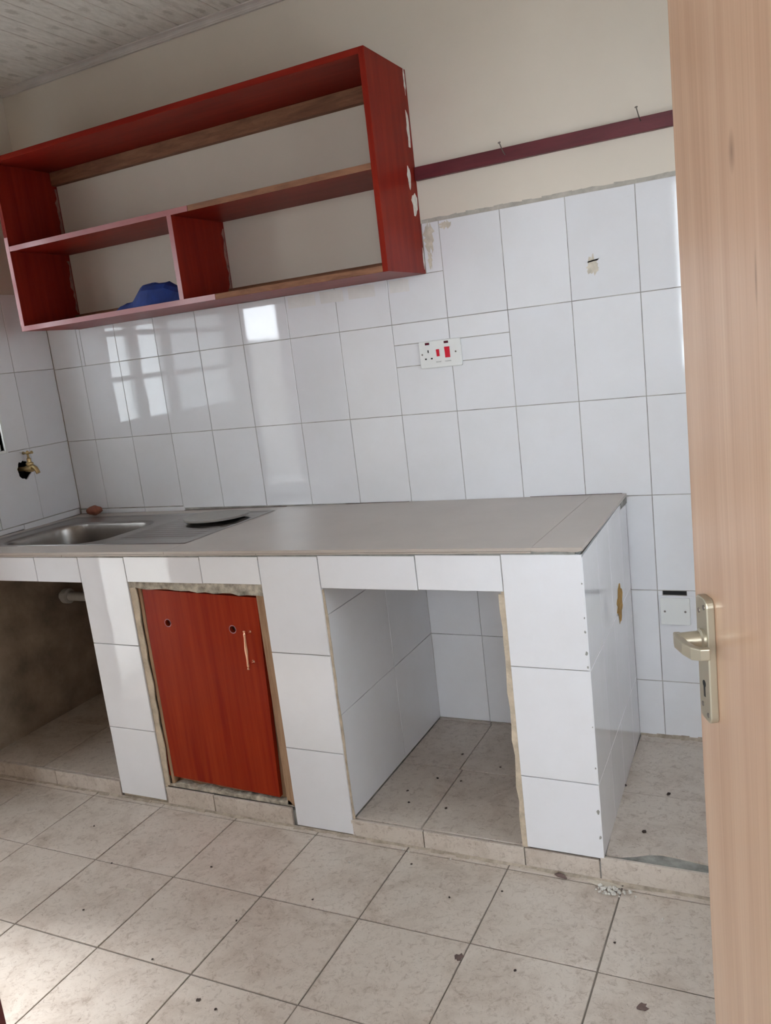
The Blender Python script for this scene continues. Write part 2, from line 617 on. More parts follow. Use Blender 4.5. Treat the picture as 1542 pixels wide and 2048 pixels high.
for i in range(len(xs) - 1):
    for j in range(3):
        x0, x1, z0, z1 = xs[i], xs[i + 1], zs_hi[j] + (0.009 if j == 0 and xs[i] < .5 else 0), zs_hi[j + 1]
        pieces = [(x0, x1, z0, z1)]
        if j == 1 and abs(x0 - 1.557) < .01 or j == 1 and abs(x0 - 1.757) < .01:
            pieces = [(x0, x1, z0, 1.312), (x0, x1, 1.312, 1.384), (x0, x1, 1.384, z1)]
        if j == 2:
            pieces = rects_minus(x0, x1, z0, z1, [CAB])
            if abs(x0 - 1.557) < .01:
                pieces = [(x0, x1, z0, 1.599), (1.699, x1, 1.599, z1)]
        for p in pieces:
            tile(wall_back, 'y', 0.0, *p)
    for j in range(3):
        x0, x1 = max(xs[i], 2.277), xs[i + 1]
        if x1 > 2.285:
            ps = [(x0, x1, zs_lo[j], zs_lo[j + 1])]
            if j == 1 and x0 < SLOT[0] < x1:
                ps = [(x0, x1, zs_lo[j], SLOT[2]), (x0, SLOT[0], SLOT[2] - .0022, zs_lo[j + 1]), (SLOT[1], x1, SLOT[2] - .0022, zs_lo[j + 1])]
            for p in ps:
                tile(wall_back, 'y', 0.0, *p)
for a, b in ((0.004, 0.155), (0.155, 0.36), (0.36, 0.565)):
    tile(wall_back, 'y', -0.0035, a, b, 0.841, 0.8605, name='trim_strip', t=0.005)
# ragged paint edge along the tile tops, ledge shading painted into its grey
mb = MB()
rr = random.Random(3)
for k in range(46):
    x = 1.70 + k * 0.03
    h0, h1 = 0.004 + rr.random() * 0.005, 0.004 + rr.random() * 0.005
    mb.add([(x, 0.0035, 1.751), (x + .03, 0.0035, 1.751), (x + .03, 0.001, 1.751), (x, 0.001, 1.751),
            (x, 0.0035, 1.757 + h0), (x + .03, 0.0035, 1.757 + h1), (x + .03, 0.003, 1.757 + h1), (x, 0.003, 1.757 + h0)],
           [(0, 1, 2, 3), (4, 5, 6, 7), (0, 1, 5, 4), (3, 2, 6, 7), (0, 3, 7, 4), (1, 2, 6, 5)])
build('ragged_edge', mb, 'edgegrey', wall_back)
patch('smear', wall_back, 'y', -0.0002, 2.228, 1.545, blob(31, 0.016, 0.026, 4, 0.45), 'smear')
patch('smear', wall_back, 'y', -0.0002, 1.722, 1.705, blob(35, 0.017, 0.042, 8, 0.4), 'smear')
patch('smear', wall_back, 'y', -0.0002, 1.718, 1.635, blob(27, 0.008, 0.028, 9, 0.45), 'smear')
patch('smear', wall_back, 'y', -0.0002, 1.780, 1.735, blob(27, 0.018, 0.011, 10, 0.45), 'smear')
for (x, w, sd) in ((1.225, .055, 51), (1.345, .045, 52), (1.46, .05, 53), (1.60, .035, 54)):
    patch('tape_residue', wall_back, 'y', -0.0002, x, 1.574, [(-w, -.02), (w, -.022), (w * .98, .016), (w * .3, .02), (-w * .4, .017), (-w, .019)], 'tape', .0003)

# left wall with window, yard door and the tap recess
WIN = (-1.25, -0.318, 1.165, 2.13)
YD = (-2.05, -1.37, -0.2, 2.05)
TAPC = (-0.245, 1.076)
TAPH = (TAPC[0] - 0.042, TAPC[0] + 0.042, TAPC[1] - 0.042, TAPC[1] + 0.042)
mb = MB()
for r in rects_minus(FY - 0.15, 0.15, -0.1, 2.7, [WIN, YD, TAPH]):
    mb.box(-0.15, -0.004, r[0], r[1], r[2], r[3])
wall_left = tag(build('wall_left', mb, 'cream'), 'cream side wall with white tiles, tap and window', kind='structure')
mb = MB()
for r in rects_minus(-1.33, 0.0, 0.84, 1.756, [WIN, TAPH]):
    mb.box(-0.004, -0.0022, r[0], r[1], r[2], r[3])
build('grout_bed', mb, 'grout', wall_left)
build('recess_shade', MB().box(-0.06, -0.05, TAPH[0], TAPH[1], TAPH[2], TAPH[3]).box(-.05, -.0062, TAPH[0], TAPH[0] + .003, TAPH[2], TAPH[3])
      .box(-.05, -.0062, TAPH[1] - .003, TAPH[1], TAPH[2], TAPH[3]).box(-.05, -.0062, TAPH[0], TAPH[1], TAPH[2], TAPH[2] + .003)
      .box(-.05, -.0062, TAPH[0], TAPH[1], TAPH[3] - .003, TAPH[3]), 'black', wall_left)  # black sheets painting in the dark of the broken hole
ys = [-1.33, -1.2, -1.0, -0.8, -0.6, -0.4, -0.2, 0.0]
zl = [0.868, 1.156, 1.457, 1.757]
for i in range(len(ys) - 1):
    for j in range(3):
        if j == 0 and abs(ys[i] + 0.4) < .01:
            continue
        for p in rects_minus(ys[i], ys[i + 1], zl[j], zl[j + 1], [(WIN[0] - .012, WIN[1] + .012, WIN[2] - .012, WIN[3])]):
            tile(wall_left, 'x', 0.0, *p)
# the tile broken through around the tap
inner = blob(24, 0.034, 0.036, 11, 0.12)
y0, y1, z0, z1 = -0.3987, -0.2013, 0.8693, 1.1547
vi, vo = [], []
for k, (a, b) in enumerate(inner):
    an = 2 * math.pi * k / 24
    vi.append((TAPC[0] + a, TAPC[1] + b))
    dx, dz = math.cos(an), math.sin(an)
    t = min((y1 - TAPC[0]) / dx if dx > 1e-6 else 9, (y0 - TAPC[0]) / dx if dx < -1e-6 else 9,
            (z1 - TAPC[1]) / dz if dz > 1e-6 else 9, (z0 - TAPC[1]) / dz if dz < -1e-6 else 9)
    vo.append((TAPC[0] + dx * t, TAPC[1] + dz * t))
for cy, cz in ((y0, z0), (y0, z1), (y1, z0), (y1, z1)):
    k = min(range(24), key=lambda q: (vo[q][0] - cy) ** 2 + (vo[q][1] - cz) ** 2)
    vo[k] = (cy, cz)
mb = MB()
v = [(0.0, *p) for p in vi] + [(0.0, *p) for p in vo] + [(-0.006, *p) for p in vi] + [(-0.006, *p) for p in vo]
f = []
for k in range(24):
    k2 = (k + 1) % 24
    f += [(k, k2, 24 + k2, 24 + k), (k, 48 + k, 48 + k2, k2), (24 + k, 24 + k2, 72 + k2, 72 + k), (48 + k, 72 + k, 72 + k2, 48 + k2)]
mb.add(v, f)
build('tile', mb, 'tile', wall_left)
for a, b, c in ((-0.68, -0.302, 0.848), (-0.302, -0.01, 0.842)):
    tile(wall_left, 'x', 0.004, a, b, c, 0.867, name='trim_strip', t=0.006)

# wall behind the viewer with the doorway, and the wall on the right
mb = MB()
for r in rects_minus(-0.15, RX + 0.15, -0.1, 2.7, [(DX0 - 0.04, DX1 + 0.04, -0.2, 2.09)]):
    mb.box(r[0], r[1], FY - 0.15, FY, r[2], r[3])
wall_front = tag(build('wall_front', mb, 'cream'), 'cream wall holding the doorway the view is taken through', kind='structure')
FILL_WIN = (-1.50, -0.66, 1.0, 1.95)
mb = MB()
for r in rects_minus(FY - 0.15, 0.15, -0.1, 2.7, [FILL_WIN]):
    mb.box(RX, RX + 0.15, r[0], r[1], r[2], r[3])
wall_right = tag(build('wall_right', mb, 'cream'), 'cream painted wall behind the open wooden door', kind='structure')

# floor
floor = tag(build('floor', MB().box(-0.15, RX + 0.15, FY - 0.15, 0.15, -0.12, -0.003), 'fgrout'), 'beige speckled ceramic tile floor', kind='structure')
fx = [0.0] + [0.272 + 0.2955 * k for k in range(10)]
fx = [x for x in fx if x < RX - .02] + [RX]
fy = [FY, -2.165, -1.873, -1.581, -1.289, -0.997, -0.706, CF]
for i in range(len(fx) - 1):
    for j in range(len(fy) - 1):
        tile(floor, 'z', 0.0, fx[i], fx[i + 1], fy[j], fy[j + 1], t=0.008, mat='ftile', name='floor_tile', gap=0.004, jit=0.0015)
# raised plinth: part of the floor, its tiles sub-parts
plinth = build('plinth', MB().box(0.0, RX, CF + 0.008, 0.0, -0.003, PZ - 0.006), 'cement', floor)
for (a, b, h) in ((0.0, 0.07, PZ), (0.07, 0.37, PZ), (0.37, 0.676, PZ), (0.878, 1.071, PZ + .006), (1.071, 1.366, PZ + .004),
                  (1.567, 1.798, PZ), (1.798, 2.089, PZ), (2.089, 2.286, PZ)):
    tile(plinth, 'y', CF, a, b, 0.001, h, t=0.008, mat='ftile', name='riser_tile', gap=0.003)
for (a, b) in ((2.286, 2.60), (2.60, 2.89), (2.89, RX)):
    tile(plinth, 'y', CF, a, b, 0.001, 0.066, t=0.008, mat='ftile', name='riser_tile', gap=0.004)
for (x0, x1, y0, y1) in ((0.0, 0.3, -0.35, 0.0), (0.3, 0.68, -0.35, 0.0), (0.0, 0.3, CF + .012, -0.35), (0.3, 0.68, CF + .012, -0.35),
                         (1.578, 1.778, -0.34, -0.02), (1.778, 2.10, -0.34, -0.02), (1.578, 1.788, CF + .012, -0.34), (1.788, 2.10, CF + .012, -0.34),
                         (1.578, 1.772, -0.02, 0.0), (1.772, 2.10, -0.02, 0.0),
                         (2.28, 2.60, -0.36, -0.04), (2.28, 2.60, -0.04, -0.001), (2.60, RX, -0.36, -0.04), (2.60, RX, -0.04, -0.001), (2.60, RX, -0.62, -0.36)):
    tile(plinth, 'z', PZ + (0.005 if x0 > 2.2 else 0), x0, x1, y0, y1, t=0.012, mat='ftile', name='floor_tile', gap=0.0035)
# the tile with the broken, wavy front edge beside the counter
edge = [(2.30, -0.668), (2.335, -0.664), (2.37, -0.650), (2.40, -0.634), (2.43, -0.628), (2.46, -0.630), (2.49, -0.634), (2.54, -0.640), (2.598, -0.647)]
build('broken_tile', MB().prism([(2.598, -0.362), (2.282, -0.362)] + edge, 2, PZ - 0.006, PZ + 0.007), 'ftile', plinth)
build('cement_bed', MB().box(2.29, RX, CF + 0.008, -0.55, 0.03, PZ + 0.002), 'cement', plinth)
# mortar smear along the foot of the risers
mb = MB()
rr = random.Random(5)
for k in range(80):
    x = 0.02 + k * 0.0375
    w = 0.003 + 0.008 * rr.random()
    mb.add([(x, CF, 0.0), (x + .0375, CF, 0.0), (x + .0375, CF - w, 0.0), (x, CF - w * rr.uniform(.6, 1.3), 0.0), (x, CF, 0.005), (x + .0375, CF, 0.005)],
           [(0, 1, 2, 3), (4, 5, 2, 3), (0, 1, 5, 4), (0, 3, 4), (1, 2, 5)])
build('mortar_fillet', mb, 'fillet', floor)
mb = MB()
for k in range(32):
    x = 2.28 + k * .025
    w = .004 + .010 * rr.random()
    h = .003 + .009 * rr.random()
    z = PZ + .004
    mb.add([(x, 0, z), (x + .025, 0, z), (x + .025, -w, z), (x, -w * rr.uniform(.6, 1.3), z), (x, 0, z + h), (x + .025, 0, z + h)],
           [(0, 1, 2, 3), (4, 5, 2, 3), (0, 1, 5, 4), (0, 3, 4), (1, 2, 5)])
build('mortar_fillet', mb, 'fillet', plinth)
for (x, y, ru, rv, sd, mt) in ((2.037, -1.048, .010, .012, 1, 'darkstain'), (2.447, -1.067, .010, .012, 2, 'darkstain'), (1.525, -1.349, .006, .005, 3, 'crumb'),
                               (2.30, -.70, .04, .012, 6, 'smear'), (1.075, -1.082, .03, .006, 8, 'smear')):
    patch('stain', floor, 'z', 0.0002, x, y, blob(13, ru, rv, sd, .4), mt, 0.0004)

# ceiling of narrow printed boards
ceiling = tag(build('ceiling', MB().box(-0.15, RX + 0.15, FY - 0.15, 0.15, CZ + 0.012, CZ + 0.15), 'crumb'), 'ceiling of narrow pale boards printed with grey blots', kind='structure')
bw = 0.0857
cb = MB()
prof = [(-bw / 2 + .0014, .012), (-bw / 2 + .0014, .002), (-bw / 2 + .0035, 0), (bw / 2 - .0035, 0), (bw / 2 - .0014, .002), (bw / 2 - .0014, .012)]
cb.prism(prof, 1, FY / 2, -FY / 2)
cme = cb.mesh('ceiling_board', 'ceil')
k = 0
x = 0.557 - 7 * bw + bw / 2
while x - bw / 2 < RX:
    if x + bw / 2 > 0:
        put('ceiling_board', cme, ceiling, Matrix.Translation((x, FY / 2, CZ)))
    x += bw
cp = [(0.003, CZ - 0.024), (-0.007, CZ - 0.024), (-0.008, CZ - 0.019), (-0.005, CZ - 0.017), (-0.006, CZ - 0.013), (-0.012, CZ - 0.008), (-0.018, CZ - 0.0055), (-0.022, CZ - 0.004), (-0.022, CZ), (0.003, CZ)]
trim_1 = tag(build('trim_1', MB().prism(cp, 0, 0.0, RX), 'cornice'), 'thin pale cornice along the top of the back wall', kind='structure')
trim_2 = tag(build('trim_2', MB().prism([(-a, b) for a, b in cp], 1, FY, -0.03), 'cornice'), 'thin pale cornice along the top of the side wall', kind='structure')

# window in the left wall
window_1 = tag(empty('window_1', (-0.03, (WIN[0] + WIN[1]) / 2, WIN[2])), 'small white framed window beside the tap', kind='structure')
fr = 0.028
a0, a1, b0, b1 = WIN
build('frame', MB().box(-.06, -.02, a0, a0 + fr, b0, b1).box(-.06, -.02, a1 - fr, a1, b0, b1).box(-.06, -.02, a0 + fr, a1 - fr, b0, b0 + fr)
      .box(-.06, -.02, a0 + fr, a1 - fr, b1 - fr, b1), 'winwhite', window_1)
build('bead', MB().box(-.02, .006, a0 - .011, a0, b0 - .011, b1).box(-.02, .006, a1, a1 + .011, b0 - .011, b1).box(-.02, .006, a0, a1, b0 - .011, b0), 'winwhite', window_1, bevel=.002)
for m0, m1 in ((-.548, -.478), (-.78, -.70)):
    build('mullion', MB().box(-.062, -.018, m0, m1, b0 + fr, b1 - fr), 'winwhite', window_1)
for p0, p1, gm in ((a0 + fr, -.78, 'dimglass'), (-.70, -.548, 'glass'), (-.478, a1 - fr, 'glass')):  # dim far pane added to brighten the left wall and tiles
    build('pane', MB().box(-.042, -.038, p0, p1, b0 + fr, b1 - fr), gm, window_1)
for z in (1.385, 1.59, 1.795, 2.0):
    build('bar', MB().box(-.034, -.022, a0 + .01, a1 - .01, z - .012, z + .012), 'barmetal', window_1)

window_fill = tag(empty('window_fill', (RX + .04, -0.9, 1.0)), 'unseen white framed window added to light the counter flank', kind='structure')  # unseen window, added to light the right side of the counter
a0, a1, b0, b1 = FILL_WIN
build('frame', MB().box(RX + .02, RX + .06, a0, a0 + fr, b0, b1).box(RX + .02, RX + .06, a1 - fr, a1, b0, b1).box(RX + .02, RX + .06, a0 + fr, a1 - fr, b0, b0 + fr)
      .box(RX + .02, RX + .06, a0 + fr, a1 - fr, b1 - fr, b1), 'winwhite', window_fill)
build('mullion', MB().box(RX + .018, RX + .062, -1.08, -1.02, b0 + fr, b1 - fr), 'winwhite', window_fill)
for p0, p1 in ((a0 + fr, -1.08), (-1.02, a1 - fr)):
    build('pane', MB().box(RX + .038, RX + .042, p0, p1, b0 + fr, b1 - fr), 'glass', window_fill)

# yard door, standing open outwards
door_1 = tag(empty('door_1', (-0.075, -1.71, 0)), 'maroon framed yard doorway standing open', kind='structure')
build('frame', MB().box(-.15, .005, YD[0], YD[0] + .04, 0, YD[3]).box(-.15, .005, YD[1] - .04, YD[1], 0, YD[3]).box(-.15, .005, YD[0] + .04, YD[1] - .04, YD[3] - .04, YD[3]), 'maroon_frame', door_1)
build('leaf', MB().box(-.205, -.165, YD[0] - .90, YD[0] - .02, 0.01, YD[3] - .05), 'maroon_frame', door_1)
build('threshold', MB().box(-.15, -0.004, YD[0] + .04, YD[1] - .04, -.12, 0.003), 'cement', door_1)

# ------------------------------------------------------------------ outside
ground = tag(build('ground', MB().box(-14, 16, -16, 12, -0.25, -0.125), 'outground'), 'pale concrete yard outside', kind='structure')
wall_yard = tag(build('wall_yard', MB().box(-3.4, -3.2, -12, -5.9, -0.13, 1.66), 'yardwall'), 'low rendered boundary wall across the yard', kind='structure')
wall_sky_block = tag(build('wall_sky_block', MB().box(-6.0, -3.2, -5.9, 10, -0.13, 4.6), 'outwall'), 'plain rendered block added outside to cut the sky light', kind='structure')  # unseen building, added to block sky light at the yard door
# the room the view is taken from: bare shell, its unseen far window sized to light the kitchen
HY0, HY1, HX0, HX1 = -4.4, FY - 0.15, 0.9, 4.6
mb = MB().box(HX0 - .15, HX0, HY0 - .15, HY1, -.12, 2.7).box(HX1, HX1 + .15, HY0 - .15, HY1, -.12, 2.7)
for r in rects_minus(HX0, HX1, -.12, 2.7, [(1.2, 4.1, .95, 2.35)]):
    mb.box(r[0], r[1], HY0 - .15, HY0, r[2], r[3])
mb.box(RX + .15, HX1, FY - .15, FY, -.12, 2.7)
wall_hall = tag(build('wall_hall', mb, 'hallwall'), 'painted walls of the room the view is taken from', kind='structure')
floor_hall = tag(build('floor_hall', MB().box(HX0, HX1, HY0, HY1, -.12, 0), 'fgrout'), 'floor of the room the view is taken from', kind='structure')
ceiling_hall = tag(build('ceiling_hall', MB().box(HX0 - .15, HX1 + .15, HY0 - .15, HY1, 2.6, 2.75), 'hallwall'), 'ceiling of the room the view is taken from', kind='structure')

# ------------------------------------------------------------------ doorway frame and the open wooden door (viewer's doorway)
trim_3 = tag(build('trim_3', MB().box(DX0 - .04, DX0, FY - .15, FY, 0, 2.09).box(DX1, DX1 + .04, FY - .15, FY, 0, 2.09)
                   .box(DX0, DX1, FY - .15, FY, 2.05, 2.09), 'maroon_frame'), 'maroon frame around the doorway the view is taken through', kind='structure')
DAZ = math.radians(-25.5)
DW = 0.74
ddir = Vector((math.sin(DAZ), math.cos(DAZ), 0))
free = Vector((2.6407, -1.5492, 0))
hinge = free - DW * ddir
door_2 = tag(empty('door_2', (hinge.x, hinge.y, 0), (0, 0, math.atan2(ddir.y, ddir.x))),
             'tan wood veneer door standing open at the edge of the view', kind='structure')
build('leaf', MB().box(0, DW, -.04, 0, .012, 2.035), 'veneer', door_2, local=True, bevel=.003, seg=3)
HX, HZ, PT = 0.694, 0.983, 0.0095      # handle plate centre, thickness


def rounded(w, h, r, n=5):
    pts = []
    for cx, cy, a0 in ((w / 2 - r, h / 2 - r, 0), (-w / 2 + r, h / 2 - r, 90), (-w / 2 + r, -h / 2 + r, 180), (w / 2 - r, -h / 2 + r, 270)):
        for k in range(n + 1):
            a = math.radians(a0 + 90 * k / n)
            pts.append((cx + r * math.cos(a), cy + r * math.sin(a)))
    return pts


hp = build('handle_plate', MB().prism([(HX + a, HZ + b) for a, b in rounded(.034, .152, .009)], 1, 0.0, PT), 'champagne', door_2, local=True, bevel=.0015, seg=2)
hp['label'] = 'champagne metal handle plate with keyhole'
RY = Matrix.Rotation(math.radians(-90), 4, 'X')     # local Z -> +Y


def ydisc(mb, x, y, z, r, h, seg=14):
    return mb.lathe([(r, 0), (r, h)], seg, Matrix.Translation((x, y, z)) @ RY)


for sx, sz in ((-.009, .066), (.007, .058), (-.009, -.066), (.007, -.058)):
    build('screw', ydisc(MB(), HX + sx, PT, HZ + sz, .003, .0008), 'steel', hp, local=True)
kh = MB()
ydisc(kh, HX, PT, HZ - .030, .0042, .0006)
kh.box(HX - .002, HX + .002, PT, PT + .0006, HZ - .046, HZ - .030)
build('keyhole', kh, 'black', hp, local=True)
LZ = HZ + .026
nk = MB().lathe([(.0125, 0), (.0125, .003), (.0100, .005), (.0100, .026), (.0085, .029)], 18, Matrix.Translation((HX - .002, PT, LZ)) @ RY)
lv = build('lever', nk, 'champagne', door_2, local=True)
smooth_auto(lv)
lever_pts = [(HX + .010, .0355), (HX - .002, .0385), (HX - .024, .0375), (HX - .040, .0340), (HX - .046, .0280), (HX - .047, .0185)]
arm = MB()
hh = .0078
vs, fs = [], []
for i, (px, py) in enumerate(lever_pts):
    q = lever_pts[min(i + 1, len(lever_pts) - 1)]
    p = lever_pts[max(i - 1, 0)]
    t = Vector((q[0] - p[0], q[1] - p[1])).normalized()
    nx, ny = -t.y * .0042, t.x * .0042
    h2 = hh * (1 if i < 4 else .9)
    for (sx, sz) in ((1, 1), (-1, 1), (-1, -1), (1, -1)):
        vs.append((px + sx * nx, py + sx * ny, LZ + sz * h2))
for i in range(len(lever_pts) - 1):
    for k in range(4):
        fs.append((4 * i + k, 4 * i + (k + 1) % 4, 4 * i + 4 + (k + 1) % 4, 4 * i + 4 + k))
fs += [(3, 2, 1, 0), tuple(4 * (len(lever_pts) - 1) + k for k in range(4))]
arm.add(vs, fs)
build('grip', arm, 'champagne', lv, local=True, bevel=.0018, seg=3)
build('hinge', MB().lathe([(.007, 0), (.007, .1)], 10, Matrix.Translation((-.004, .004, .25))), 'steel', door_2, local=True)
build('hinge', MB().lathe([(.007, 0), (.007, .1)], 10, Matrix.Translation((-.004, .004, 1.75))), 'steel', door_2, local=True)

# ------------------------------------------------------------------ kitchen counter (masonry base)
counter = tag(empty('kitchen_counter', (1.15, -0.35, 0)), 'white tiled masonry kitchen counter base with two open bays and a red cupboard door', 'counter')
BF = CF + 0.007      # masonry face behind the tiles
mb = MB()
mb.box(0.681, 0.884, BF, -0.004, 0.0, 0.80)
mb.box(1.382, 1.570, BF, -0.004, 0.0, 0.80)
mb.prism([(2.089, BF), (2.289, BF), (2.270, -.004), (2.089, -.004)], 2, PZ + 0.002, 0.80)
mb.box(0.0, 0.681, BF, CF + .09, 0.760, 0.80)
mb.box(0.884, 1.382, BF, CF + .09, 0.765, 0.80)
mb.box(1.570, 2.089, BF, CF + .09, 0.762, 0.80)
mb.box(0.0, 1.382, BF, CF + .09, 0.80, 0.828)
mb.box(1.382, 2.286, BF, CF + .09, 0.80, 0.838)
build('masonry', mb, 'plaster', counter)
# front tiles
F_T = [(.678, .874, .012, .257), (.678, .874, .257, .551), (.678, .874, .551, .8425),
       (1.378, 1.575, .006, .261), (1.378, 1.575, .261, .560), (1.378, 1.575, .560, .8485),
       (2.098, 2.297, .060, .265), (2.098, 2.297, .265, .565), (2.098, 2.297, .565, .8565),
       (.002, .082, .756, .839), (.082, .281, .756, .840), (.281, .481, .756, .841), (.481, .678, .756, .842),
       (.874, 1.169, .762, .845), (1.169, 1.378, .763, .847),
       (1.575, 1.867, .757, .8515), (1.867, 2.098, .759, .854)]
for (a, b, c, d) in F_T:
    tile(counter, 'y', CF, a, b, c, d, t=.0065, gap=.0024)
# right flank: slightly out of square
P0, P1 = Vector((2.2985, CF, 0)), Vector((2.279, 0, 0))
U = (P1 - P0).normalized()
L = (P1 - P0).length
axes = (U, Vector((0, 0, 1)), Vector((U.y, -U.x, 0)))
sx_ = [0.0, .183, .355, .555, L - .004]
for i in range(4):
    for (c, d) in ((.062, .265), (.265, .565), (.565, .850)):
        tile(counter, 'x', 0, sx_[i], sx_[i + 1], c, d, t=.0065, axes=axes, org=P0, gap=.0016, jit=.0006)
# lining of the open bay: tiled partition and back
for (c, d) in ((PZ, .375), (.375, .675), (.675, .80)):
    for (a, b) in ((CF + .008, -.31), (-.31, -.0005)):
        tile(counter, 'x', 1.5765, a, b, c, d, t=.006, gap=.0018)
    for (a, b) in ((1.5755, 1.766), (1.766, 1.966), (1.966, 2.088)):
        tile(counter, 'y', -0.002, a, b, c, d, t=.005, gap=.0018)
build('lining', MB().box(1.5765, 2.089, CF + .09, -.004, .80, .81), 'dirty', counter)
# bare plaster lining of the bay under the sink
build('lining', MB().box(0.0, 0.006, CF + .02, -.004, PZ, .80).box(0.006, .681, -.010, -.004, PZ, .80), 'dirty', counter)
# plaster edges beside the openings
rr = random.Random(9)


def ragged(x0, x1, z0, z1, y, n=16, amp=.003, left=True):
    pts = []
    for k in range(n + 1):
        z = z0 + (z1 - z0) * k / n
        pts.append((x0 + (rr.uniform(-amp, amp) if left else 0), z))
    for k in range(n, -1, -1):
        z = z0 + (z1 - z0) * k / n
        pts.append((x1 + (0 if left else rr.uniform(-amp, amp)), z))
    return MB().prism(pts, 1, y, y - .004)


build('plaster_edge', ragged(2.084, 2.099, PZ, .752, BF + .002), 'plaster', counter)
build('plaster_edge', ragged(1.573, 1.580, PZ, .752, BF + .002, left=False, amp=.002), 'plaster', counter)
build('plaster_edge', ragged(.874, .898, PZ + .012, .762, BF + .002, left=False, amp=.004), 'plaster', counter)
mb = MB()
mb.prism([(.874, .762), (.874, .742)] + [(.90 + .03 * k, .744 - .001 * k + rr.uniform(-.004, .004)) for k in range(16)] + [(1.378, .728), (1.378, .764)], 1, BF + .004, BF - .003)
build('plaster_edge', mb, 'oldcement', counter)
mb = MB()
mb.prism([(.876, .064)] + [(.876 + .03 * k, .064 + .012 + rr.uniform(-.005, .005)) for k in range(17)] + [(1.372, .060)], 1, BF + .03, BF + .002)
build('plaster_edge', mb, 'oldcement', counter)
# timber frame in the middle bay
build('timber_frame', MB().box(.898, .912, BF + .004, BF + .05, .062, .745).box(1.346, 1.379, BF + .002, BF + .05, .062, .75)
      .box(.912, 1.346, BF + .006, BF + .022, .736, .75), 'framewood', counter, bevel=.004)
build('rebate', MB().box(.900, .935, BF + .024, BF + .05, .062, .75).box(1.30, 1.347, BF + .024, BF + .05, .062, .75)
      .box(.935, 1.30, BF + .024, BF + .05, .66, .75).box(.935, 1.30, BF + .024, BF + .05, .062, .12), 'framewood', counter)
# cupboard door, hanging a little askew
DC = Vector((1.119, BF + .006, .410))
DM = Matrix.Translation(DC) @ Matrix.Rotation(math.radians(2.3), 4, 'Y')
cd = MB()
dw, dh, dt = .428, .638, .016


def plate_with_holes(mb, w, h, t, holes, r, n=20):
    """panel in XZ (front at y=0, back at y=t) pierced by round holes, holes on one row"""
    xs_ = [-w / 2] + [v for hx, hz in holes for v in (hx - 2 * r, hx + 2 * r)] + [w / 2]
    zc = holes[0][1]
    z_lo, z_hi = zc - 2 * r, zc + 2 * r
    mb.box(-w / 2, w / 2, 0, t, -h / 2, z_lo)
    mb.box(-w / 2, w / 2, 0, t, z_hi, h / 2)
    for i in range(0, len(xs_), 2):
        mb.box(xs_[i], xs_[i + 1], 0, t, z_lo, z_hi)
    for hx, hz in holes:
        o, vi_, vo_ = [], [], []
        for k in range(n):
            a = 2 * math.pi * (k + .5) / n
            c, s = math.cos(a), math.sin(a)
            q = 2 * r / max(abs(c), abs(s))
            vi_.append((hx + r * c, hz + r * s))
            vo_.append((hx + q * c, hz + q * s))
        for cx, cz in ((1, 1), (1, -1), (-1, 1), (-1, -1)):
            tx, tz = hx + cx * 2 * r, hz + cz * 2 * r
            k = min(range(n), key=lambda j: (vo_[j][0] - tx) ** 2 + (vo_[j][1] - tz) ** 2)
            vo_[k] = (tx, tz)
        v = [(p[0], 0, p[1]) for p in vi_] + [(p[0], 0, p[1]) for p in vo_] + [(p[0], t, p[1]) for p in vi_] + [(p[0], t, p[1]) for p in vo_]
        f = []
        for k in range(n):
            k2 = (k + 1) % n
            f += [(k, k2, n + k2, n + k), (k, 2 * n + k, 2 * n + k2, k2), (2 * n + k, 3 * n + k, 3 * n + k2, 2 * n + k2)]
        mb.add(v, f)


plate_with_holes(cd, dw, dh, dt, [(-.130, .214), (.115, .214)], .0105)
cdo = build('cupboard_door', cd, 'doorlam', counter, world=DM)
cdo['label'] = 'orange-red laminate cupboard door with two finger holes'


def sub(name, mb, mat, **kw):
    return build(name, mb, mat, cdo, local=True, **kw)


for hx in (-.130, .115):
    rg = MB()
    n = 20
    v = []
    for r_, yy in ((.0105, -.0004), (.0122, -.0010), (.0135, -.0003)):
        v += [(hx + r_ * math.cos(2 * math.pi * k / n), yy, .214 + r_ * math.sin(2 * math.pi * k / n)) for k in range(n)]
    rg.add(v, [(i * n + k, i * n + (k + 1) % n, (i + 1) * n + (k + 1) % n, (i + 1) * n + k) for i in range(2) for k in range(n)])
    sub('hole_rim', rg, 'band')
hx = .176
for z in (.212, .118):
    smooth_auto(sub('handle_post', MB().lathe([(.0065, 0), (.0055, .003), (.0035, .006), (.0035, .026)], 14, Matrix.Translation((hx, -.0, z)) @ Matrix.Rotation(math.radians(90), 4, 'X')), 'copper'))
bar = MB().lathe([(.001, -.062), (.0042, -.060), (.0042, -.056), (.0022, -.054), (.0042, -.050), (.0042, -.044), (.0036, -.040), (.0045, -.02), (.0062, 0), (.0045, .02),
                  (.0036, .040), (.0042, .044), (.0042, .050), (.0022, .054), (.0042, .056), (.0042, .060), (.001, .062)], 16, Matrix.Translation((hx, -.027, .165)))
smooth_auto(sub('handle', bar, 'copper'))
build('cavity_back', MB().box(.885, 1.381, -.30, -.29, PZ, .80), 'dirty', counter)
